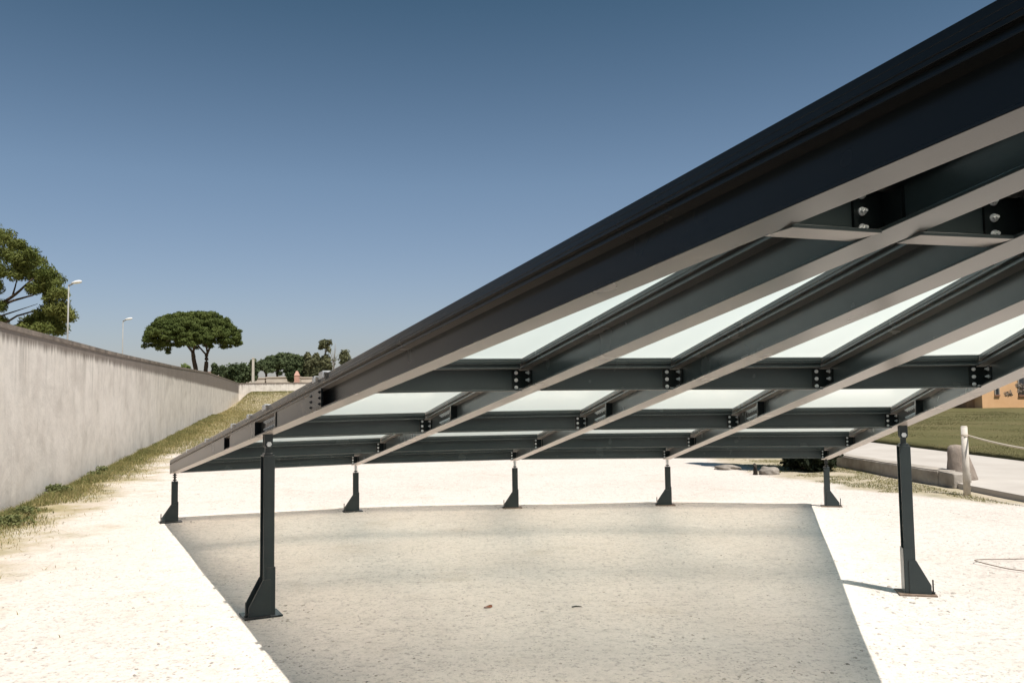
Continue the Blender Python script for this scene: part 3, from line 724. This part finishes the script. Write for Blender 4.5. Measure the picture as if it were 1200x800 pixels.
# ------------------------------------------------------------------ far buildings
def house_block(name, label, cat, x0, x1, yt, Y, depth_, wm, roof_h, rm, wins=(), chim=None):
    a, b2 = px(x0, yt, Y), px(x1, yt, Y); W = b2[0]-a[0]; zt = a[2]
    r = thing(name, label, cat, ((a[0]+b2[0])/2, Y+depth_/2, .9))
    hw, hd, h = W/2, depth_/2, zt-.9
    bm = bmesh.new(); box(bm, -hw, hw, -hd, hd, 0, h); wall = obj('wall', bm, wm, r)
    bm = bmesh.new()
    if roof_h > 0: prism(bm, [(-hw-.2, -hd-.25, h), (-hw-.2, hd+.25, h), (-hw-.2, 0, h+roof_h)], (W+.4, 0, 0))
    else: box(bm, -hw-.08, hw+.08, -hd-.08, hd+.08, h, h+.14)
    rf = obj('roof', bm, rm, r)
    if chim is not None:
        cx = px(chim[0], chim[1], Y); bm = bmesh.new(); x_ = cx[0]-(a[0]+b2[0])/2; box(bm, x_-.3, x_+.3, -.3, .3, h-.2, cx[2]-.9); box(bm, x_-.38, x_+.38, -.38, .38, cx[2]-.9, cx[2]-.75); obj('chimney', bm, BRICKM, rf)
    for u in wins:
        bm = bmesh.new(); box(bm, u*hw-.4, u*hw+.4, -hd-.03, -hd+.1, h*.45, h*.45+1.0); wn = obj('window', bm, DARKG, r)
        bm = bmesh.new(); box(bm, u*hw-.5, u*hw+.5, -hd-.08, -hd-.001, h*.45-.1, h*.45-.002); obj('sill', bm, CREAM, wn)
    return r
house_block('house', 'low brown roofed house with a brick chimney behind the round dark tree', 'house', 228, 272, 447.5, 118, 6, BRICKM, 1.0, TILE, (-.4, .4), (234, 436))
house_block('outbuilding', 'low cream outbuilding right of the pale pole', 'building', 284, 310, 443.5, 128, 4, CREAM, 0, CREAM, (.3,))
house_block('outbuilding', 'long low cream outbuilding below the far pines', 'building', 312, 352, 442.5, 128, 4, CREAM, 0, CREAM, (-.5, .5))
house_block('outbuilding', 'cream outbuilding below the poplars beside the pink pillar', 'building', 353, 392, 442.8, 117, 3, CREAM, 0, CREAM, (-.6,))
b = px(348, 450, 116); b[2] = .9; t = thing('shrine_pillar', 'narrow pink pillar with a tapered top beyond the far wall', 'pillar', b)
hh = px(348, 440, 116)[2]-.9
bm = bmesh.new(); box(bm, -.30, .30, -.3, .3, 0, hh); obj('pillar_body', bm, PINK, t)
bm = bmesh.new(); hexa(bm, [(-.34, -.34, hh), (.34, -.34, hh), (.34, .34, hh), (-.34, .34, hh), (-.1, -.1, hh+.65), (.1, -.1, hh+.65), (.1, .1, hh+.65), (-.1, .1, hh+.65)]); obj('pillar_top', bm, PINK, t)

# ochre house behind the lawn
t = thing('ochre_house', 'ochre plastered house beyond the lawn on the right', 'house', (42.9, 71.5, .1))
def oh(x, y, z): return Vector((x-44, y-71.5, z-.1))
bm = bmesh.new(); box(bm, -2.6, 4.4, 0, 9, 0, 6.0); obj('wall', bm, OCHRE, t)
bm = bmesh.new(); box(bm, -3.25, -2.602, 1.2, 8.8, 0, 5.2); box(bm, -6.2, -3.25, 3.2, 8.8, 0, 5.2); obj('porch_wall', bm, BROWNP, t)
bm = bmesh.new(); box(bm, -6.2, -2.601, .2, 8.8, 5.2, 5.4); obj('porch_roof', bm, BROWNP, t)
bm = bmesh.new(); box(bm, -5.2, -3.5, 3.12, 3.25, 0, 2.5); obj('door', bm, DARKG, t)
bm = bmesh.new(); prism(bm, [(-2.9, -.4, 6.0), (-2.9, 9.4, 6.0), (-2.9, 4.5, 7.6)], (7.6, 0, 0)); obj('roof', bm, TILE, t)
for x0, x1, z0, z1 in ((-1.42, -1.17, 1.2, 1.9), (.62, 1.05, 1.15, 2.95)):
    bm = bmesh.new(); box(bm, x0, x1, -.02, .1, z0, z1); wn = obj('window', bm, DARKG, t)
    bm = bmesh.new(); box(bm, x0-.1, x1+.1, -.1, -.021, z0-.12, z0-.002); obj('sill', bm, TILE, wn)
    bm = bmesh.new(); box(bm, x0-.09, x0-.001, -.05, -.001, z0, z1); box(bm, x1+.001, x1+.09, -.05, -.001, z0, z1); box(bm, x0-.09, x1+.09, -.05, -.001, z1+.001, z1+.09); obj('frame', bm, KERB, wn)
lb = np.array([44.1, 69.3, .1])
cs = [(lb[0]+rng.normal()*.8, lb[1]+rng.normal()*.6, rng.uniform(.3, 2.0)) for _ in range(40)]
tree('shrub', 'dull brownish bush against the ochre house wall', 'shrub', lb, None, cs, [.4]*40, 60, .13, leaf_mat('dry_shrub_leaves', (.17, .14, .11), (.28, .23, .185), 1.0), [([lb, (lb[0], lb[1], 1.2)], .08, .03)])

# ------------------------------------------------------------------ things on the right
def rough_block(name, label, cat, size, loc, rz, m, amp=.02, cuts=6, group=None, taper=None, seed=0):
    bm = bmesh.new(); bmesh.ops.create_cube(bm, size=1)
    bmesh.ops.bevel(bm, geom=bm.edges[:], offset=.06, segments=2, affect='EDGES')
    bmesh.ops.subdivide_edges(bm, edges=bm.edges[:], cuts=cuts, use_grid_fill=True)
    rg = np.random.default_rng(seed); ph = rg.uniform(0, 6, 9)
    for v in bm.verts:
        c = v.co; c.x *= size[0]; c.y *= size[1]; c.z = (c.z+.5)*size[2]
        q = math.sin(c.x*7+ph[0])*math.sin(c.y*5+ph[1])+.6*math.sin(c.y*11+ph[2])*math.sin(c.z*13+ph[3])+.5*math.sin(c.x*17+c.z*9+ph[4])
        c.x += amp*q*.6; c.y += amp*math.sin(c.z*9+c.x*6+ph[5])*.8
        c.z += amp*q*.8*min(1, c.z/.05)
    o = obj(name, bm, m, smooth=True); o.location = loc; o.rotation_euler = (0, 0, rz)
    return tag(o, label, cat, group)
KG = 'rough stone kerb blocks along the path'
rough_block('kerb_block', 'long weathered stone kerb running from under the canopy edge to the wooden post', 'kerb stone', (.34, 7.6, .28), (7.27, 17.7, -.02), .045, KERB, .006, 10, None, seed=1)
def rock(label, size, loc, rz, seed):
    bm = bmesh.new(); bmesh.ops.create_icosphere(bm, subdivisions=4, radius=1)
    ph = np.random.default_rng(seed).uniform(0, 6, 9)
    for v in bm.verts:
        c = v.co; q = .12*math.sin(3*c.x+ph[0])*math.sin(3.4*c.y+ph[1])+.07*math.sin(6*c.x+5*c.z+ph[2])+.04*math.sin(11*c.y+9*c.x+ph[3])
        f_ = min(1.0, .82/max(abs(c.x*.8+c.y*.5), abs(c.y*.9-c.x*.3), abs(c.z)*.9, .5))
        v.co = Vector((c.x*size[0], c.y*size[1], c.z*size[2]))*(1+q)*f_
    o = obj('rock', bm, ROCK, smooth=True); o.location = loc; o.rotation_euler = (0, 0, rz)
    return tag(o, label, 'rock', 'rocks lying in the weeds')
rock('larger rounded grey rock lying in the weeds right of the dark stump', (.20, .16, .115), (5.12, 16.8, .04), .3, 4)
rock('low flat tan rock left of the dark stump', (.30, .2, .075), (4.62, 18.1, .02), .1, 5)
bm = bmesh.new(); tube(bm, [(0, 0, -.02), (.005, 0, .1), (0, .005, .20), (.01, 0, .215)], [.055, .045, .047, .03], 10)
o = obj('stump', bm, CHAR, smooth=True); o.location = (4.83, 16.75, 0); tag(o, 'short black stump standing beside the grey rock', 'stump')
# tapered round-topped stone bollard on the path
bm = bmesh.new(); prof = [(.0, .27), (.02, .275), (.2, .235), (.38, .195), (.54, .165), (.60, .145), (.635, .10), (.65, .0)]
rings = []
for z, r in prof: rings.append([bm.verts.new((-.10*z/.65+(r+.008*math.sin(3*a+z*9))*math.cos(a)*1.15, (r+.008*math.sin(2*a))*math.sin(a), z)) for a in np.linspace(0, 2*math.pi, 24, endpoint=False)])
for a, b2 in zip(rings, rings[1:]):
    for i in range(24): bm.faces.new((a[i], a[(i+1) % 24], b2[(i+1) % 24], b2[i]))
o = obj('stone_bollard', bm, BOLLARD, smooth=True); o.scale = (.82, .82, .93); o.location = (7.76, 14.5, .085); tag(o, 'tapered round-topped stone bollard on the path behind the wooden post', 'bollard')
# rope posts and rope
PGp = 'wooden rope posts along the path'
RPS = [(7.02, 13.0), (7.72, 9.4)]
for (x, y), lab in zip(RPS, ('bleached wooden rope post at the end of the kerb block', 'bleached wooden rope post nearer than the kerb blocks, at the right end of the rope')):
    r = thing('rope_post', lab, 'post', (x, y, 0), .1, PGp)
    bm = bmesh.new(); cyl(bm, (0, 0, -.1), (.006, .004, 1.055), .052, .047, 18); cyl(bm, (.006, .004, 1.054), (.006, .004, 1.068), .047, .036, 18); obj('shaft', bm, WOOD, r, smooth=True)
    bm = bmesh.new(); cyl(bm, (.005, .003, .905), (.005, .003, .935), .053, seg=14); obj('rope_ring', bm, ROPE, r)
a, b2 = Vector((7.02+.045, 12.97, .92)), Vector((7.72, 9.45, .92))
bm = bmesh.new(); pts = []
for t_ in np.linspace(0, 1, 24):
    p = a.lerp(b2, t_); p.z -= .16*4*t_*(1-t_); pts.append(p)
tube(bm, pts, .014, 8); o = obj('rope', bm, ROPE, smooth=True); tag(o, 'pale rope sagging from the wooden post towards the right', 'rope')
# loose wire on the gravel
bm = bmesh.new(); W = [(5.6, 7.75, .012), (5.1, 7.95, .03), (4.65, 7.99, .012), (4.40, 8.0, .014), (4.30, 7.92, .02), (4.36, 7.78, .012), (4.42, 7.55, .012), (4.62, 7.36, .016), (5.0, 7.2, .012)]
pts = []
for i in range(len(W)-1):
    for t_ in np.linspace(0, 1, 6)[:-1]: pts.append(Vector(W[i]).lerp(Vector(W[i+1]), t_))
for it in range(3): pts = [pts[0]]+[(pts[i-1]+pts[i]*2+pts[i+1])/4 for i in range(1, len(pts)-1)]+[pts[-1]]
tube(bm, pts, .005, 6); tag(obj('wire', bm, WIRE, smooth=True), 'thin rusty wire loop lying on the gravel at the right', 'wire')
# leaf and twig on the gravel
bm = bmesh.new(); ring = [(.035*math.cos(a), .016*math.sin(a)*(1-.2*math.cos(a)), .010+.006*math.sin(2*a)) for a in np.linspace(0, 2*math.pi, 12, endpoint=False)]
prism(bm, ring, (0, 0, .003)); o = obj('dead_leaf', bm, LEAFB); o.location = (-.21, 6.47, T(-.21, 6.47)); o.rotation_euler = (.1, -.1, .3); tag(o, 'reddish brown dead leaf on the shaded gravel', 'leaf')
bm = bmesh.new(); tube(bm, [(-.035, 0, .01), (0, .004, .014), (.04, -.004, .012)], [.004, .006, .003], 6); o = obj('twig', bm, CHAR, smooth=True); o.location = (.46, 6.41, T(.46, 6.41)); tag(o, 'short black twig on the shaded gravel', 'twig')

# ------------------------------------------------------------------ pebbles, grass, weeds (stuff)
n = 26000
py_ = 2.6+17*rng.uniform(0, 1, n)**1.6; pxx = rng.uniform(-1, 1, n)*(py_*.68+.5)
dw = .96*(pxx+4.1+.29*py_); pt = lambda q, sd: np.sin(pxx*q+sd)*np.sin(py_*q*.9+2*sd)+np.sin((pxx+py_)*q*1.7+3*sd)*np.sin((pxx-py_)*q*1.3+sd)
keep = (dw > .5) & (pxx < 6.8) & (pt(1.9, 1.3)+.8*pt(4.7, .4)+.5*rng.normal(size=n) > .35); pxx, py_ = pxx[keep], py_[keep]; n = len(pxx)
size = .0026+.0095*rng.uniform(0, 1, n)**5
for k_, r_ in [(k, RF[k]) for k in range(5)]+[(0, RN[0]), (4, RN[4])]:      # loose stones round the post feet
    q = BASE+axes(k_)[0]*r_; a = rng.uniform(0, 6.28, 45); d_ = rng.uniform(.12, .36, 45)
    pxx = np.concatenate([pxx, q.x+d_*np.cos(a)]); py_ = np.concatenate([py_, q.y+d_*np.sin(a)]); size = np.concatenate([size, .004+.014*rng.uniform(0, 1, 45)**2.5])
n = len(pxx)
und = np.abs(pxx) < 3.2
octv = np.array([(1, 0, 0), (0, 1, 0), (-1, 0, 0), (0, -1, 0), (0, 0, 1), (.7, .7, .55), (-.7, .7, .5), (-.7, -.7, .55), (.7, -.7, .5)], float)
octf = np.array([(0, 5, 4), (5, 1, 4), (1, 6, 4), (6, 2, 4), (2, 7, 4), (7, 3, 4), (3, 8, 4), (8, 0, 4)])
V = octv[None]*rng.uniform(.6, 1.3, (n, 9, 1)); rz = rng.uniform(0, 6.28, n); c_, s_ = np.cos(rz)[:, None], np.sin(rz)[:, None]
V = np.stack([V[..., 0]*c_*1.3-V[..., 1]*s_, V[..., 0]*s_*1.3+V[..., 1]*c_, V[..., 2]*.8-.1], 2)*size[:, None, None]
V += np.stack([pxx, py_, terrain(pxx, py_)], 1)[:, None]
tag(np_mesh('pebbles', V.reshape(-1, 3), (octf[None]+9*np.arange(n)[:, None, None]).reshape(-1, 3), PEB), 'small grey pebbles strewn over the gravel', kind='stuff')

def blades(name, X, Y, Z, h, wd, m, label):
    k = len(X); a = rng.uniform(0, 6.28, k); lean = rng.uniform(.1, 1.1, k)*h; la = rng.uniform(0, 6.28, k)
    bx, by = np.cos(a)*wd, np.sin(a)*wd; tx, ty = np.cos(la)*lean, np.sin(la)*lean
    P = np.stack([X, Y, Z-.01], 1)
    v0 = P+np.stack([bx, by, 0*bx], 1); v1 = P-np.stack([bx, by, 0*bx], 1)
    mid = P+np.stack([tx*.35, ty*.35, h*.6], 1); off = np.stack([bx, by, 0*bx], 1)*.7
    top = P+np.stack([tx, ty, h], 1)
    V = np.stack([v0, v1, mid-off, mid+off, top], 1).reshape(-1, 3); o = 5*np.arange(k)[:, None]
    Fq = np.concatenate([o+np.array([[0, 1, 2]]), o+np.array([[0, 2, 3]]), o+np.array([[3, 2, 4]])])
    return tag(np_mesh(name, V, Fq, m), label, kind='stuff')
def patch(X, Y, s, seed):
    p = np.random.default_rng(seed).uniform(0, 6.28, 6)
    return (np.sin(X*s+p[0])+np.sin(Y*s*.9+p[1])+np.sin((X+Y)*s*1.7+p[2])+np.sin((X-1.3*Y)*s*2.3+p[3]))/4
# strip at the wall foot
k = 95000
Y = 4+52*rng.uniform(0, 1, k)**1.5; dd = np.abs(rng.normal(0, .32, k))*(1+.02*Y)+.04
X = wall_x(Y)+.16+dd; keep = patch(X, Y, 1.6, 1) > dd*.55-.75; X, Y, dd = X[keep], Y[keep], dd[keep]
sc = 1+np.clip(Y-10, 0, 60)*.022
h = rng.uniform(.02, .085, len(X))*np.clip(1.35-dd*.5, .35, 1.3)*(1+.5*patch(X, Y, 2.1, 5))*sc**.5
half = rng.uniform(0, 1, len(X)) < .62-.25*np.clip(dd, 0, 1.5)
blades('wall_grass', X[half], Y[half], terrain(X[half], Y[half]), h[half], .004*sc[half], GRASSG, 'green grass along the foot of the concrete wall')
q = ~half; blades('dry_wall_grass', X[q], Y[q], terrain(X[q], Y[q]), h[q]*.85, .0045*sc[q], GRASSD, 'dry straw grass along the foot of the concrete wall')
# sparse dry tufts straying onto the gravel
k = 5200
Y = 5+34*rng.uniform(0, 1, k)**1.4; dd = .3+np.abs(rng.normal(0, .75, k)); X = wall_x(Y)+.2+dd; keep = patch(X, Y, 3.1, 12)+.6*patch(X, Y, 9.0, 13) > .22; X, Y = X[keep], Y[keep]
blades('stray_tufts', X, Y, terrain(X, Y), rng.uniform(.012, .05, len(X)), .004*(1+np.clip(Y-10, 0, 60)*.022), GRASSD, 'sparse dry tufts straying from the wall foot onto the gravel')
# dry meadow beyond the gravel
k = 110000
Y = 24+84*rng.uniform(0, 1, k)**1.2; X = wall_x(Y)+.3+rng.uniform(0, 1, k)**1.3*(Y*.34)
keep = patch(X, Y, .5, 9) > -.62-np.clip((Y-30)/40, 0, .5); X, Y = X[keep], Y[keep]; sc = Y/30
h = rng.uniform(.05, .15, len(X))*(1+.35*patch(X, Y, .7, 4)); gq = rng.uniform(0, 1, len(X)) < .30+.30*patch(X, Y, .22, 6)+np.clip((Y-70)/60, 0, .4)
blades('meadow_grass', X[~gq], Y[~gq], terrain(X[~gq], Y[~gq]), h[~gq], .006*sc[~gq], GRASSD, 'dry yellow grass on the bank beyond the gravel')
blades('meadow_green', X[gq], Y[gq], terrain(X[gq], Y[gq]), h[gq], .006*sc[gq], GRASSG, 'greener grass on the bank beyond the gravel')
# weeds before the kerb on the right
k = 45000
Y = 11.6+9*rng.uniform(0, 1, k); X = 4.2+2.85*rng.uniform(0, 1, k); ed = 4.5+2.2*2**(-(Y-11.9)*.5)
keep = (X > ed+.25+.35*patch(X, Y, 2.3, 3)) & (patch(X, Y, 1.9, 2)+.5*patch(X, Y, 5.3, 8) > -.02-(X > 6.7)*.5); X, Y = X[keep], Y[keep]
gq = rng.uniform(0, 1, len(X)) < .55; h = rng.uniform(.012, .05, len(X))
blades('kerb_weeds', X[gq], Y[gq], terrain(X[gq], Y[gq]), h[gq], .004, GRASSG, 'green weeds before the stone kerb')
blades('dry_kerb_weeds', X[~gq], Y[~gq], terrain(X[~gq], Y[~gq]), h[~gq]*.8, .005, GRASSD, 'dry weeds before the stone kerb')
# lawn blades
k = 60000
Y = 12+48*rng.uniform(0, 1, k)**1.3; X = 11.05+rng.uniform(0, 1, k)*(Y*.40); sc = Y/22
gq = rng.uniform(0, 1, k) < .6
h = rng.uniform(.012, .035, k)*sc**.3
blades('lawn_grass', X[gq], Y[gq], .17+0*X[gq], h[gq], .006*sc[gq], LAWNG, 'short green grass of the lawn')
blades('dry_lawn_grass', X[~gq], Y[~gq], .17+0*X[~gq], h[~gq], .006*sc[~gq], LAWND, 'short dry grass of the lawn')
# individual leafy weeds at the wall foot
def weed(x, y, h, label, n=40, m=WEEDM):
    z = T(x, y); r = thing('weed_plant', label, 'weed', (x, y, z), 0, 'leafy weeds at the wall foot')
    hs = rng.uniform(.02, h, n); sp_ = .16*(1-hs/h*.6)
    cs = np.stack([rng.normal(size=n)*sp_, rng.normal(size=n)*sp_, hs], 1)
    V, Fc = clump_leaves(cs, np.full(n, .035), 7, .028, .8); np_mesh('leaves', V, Fc, m, r)
    bm = bmesh.new()
    for j in range(5): tube(bm, [(0, 0, -.02), (rng.normal()*.03, rng.normal()*.03, h*.5), (rng.normal()*.07, rng.normal()*.07, h*rng.uniform(.75, 1.1))], [.005, .004, .002], 5)
    obj('stem', bm, m, r)
for pxy, h, lab, nn in (((12, 616), .12, 'low spreading green weed at the left edge of the photo by the wall', 60), ((28, 604), .12, 'bushy green weed second from the left along the wall foot', 50), ((60, 580), .17, 'dark green leafy weed, the densest clump by the wall', 90), ((96, 556), .13, 'dark upright weed right beside the wall beyond the dense clump', 30), ((88, 560), .09, 'small dark weed against the wall between larger clumps', 22)):
    d = FW + RT*((pxy[0]-600)/FPX) - UP*((pxy[1]-400)/FPX); t_ = -EYE/d.z
    x, y = d.x*t_, d.y*t_; x = max(x, wall_x(y)+.3)
    weed(x, y, h, lab, nn)
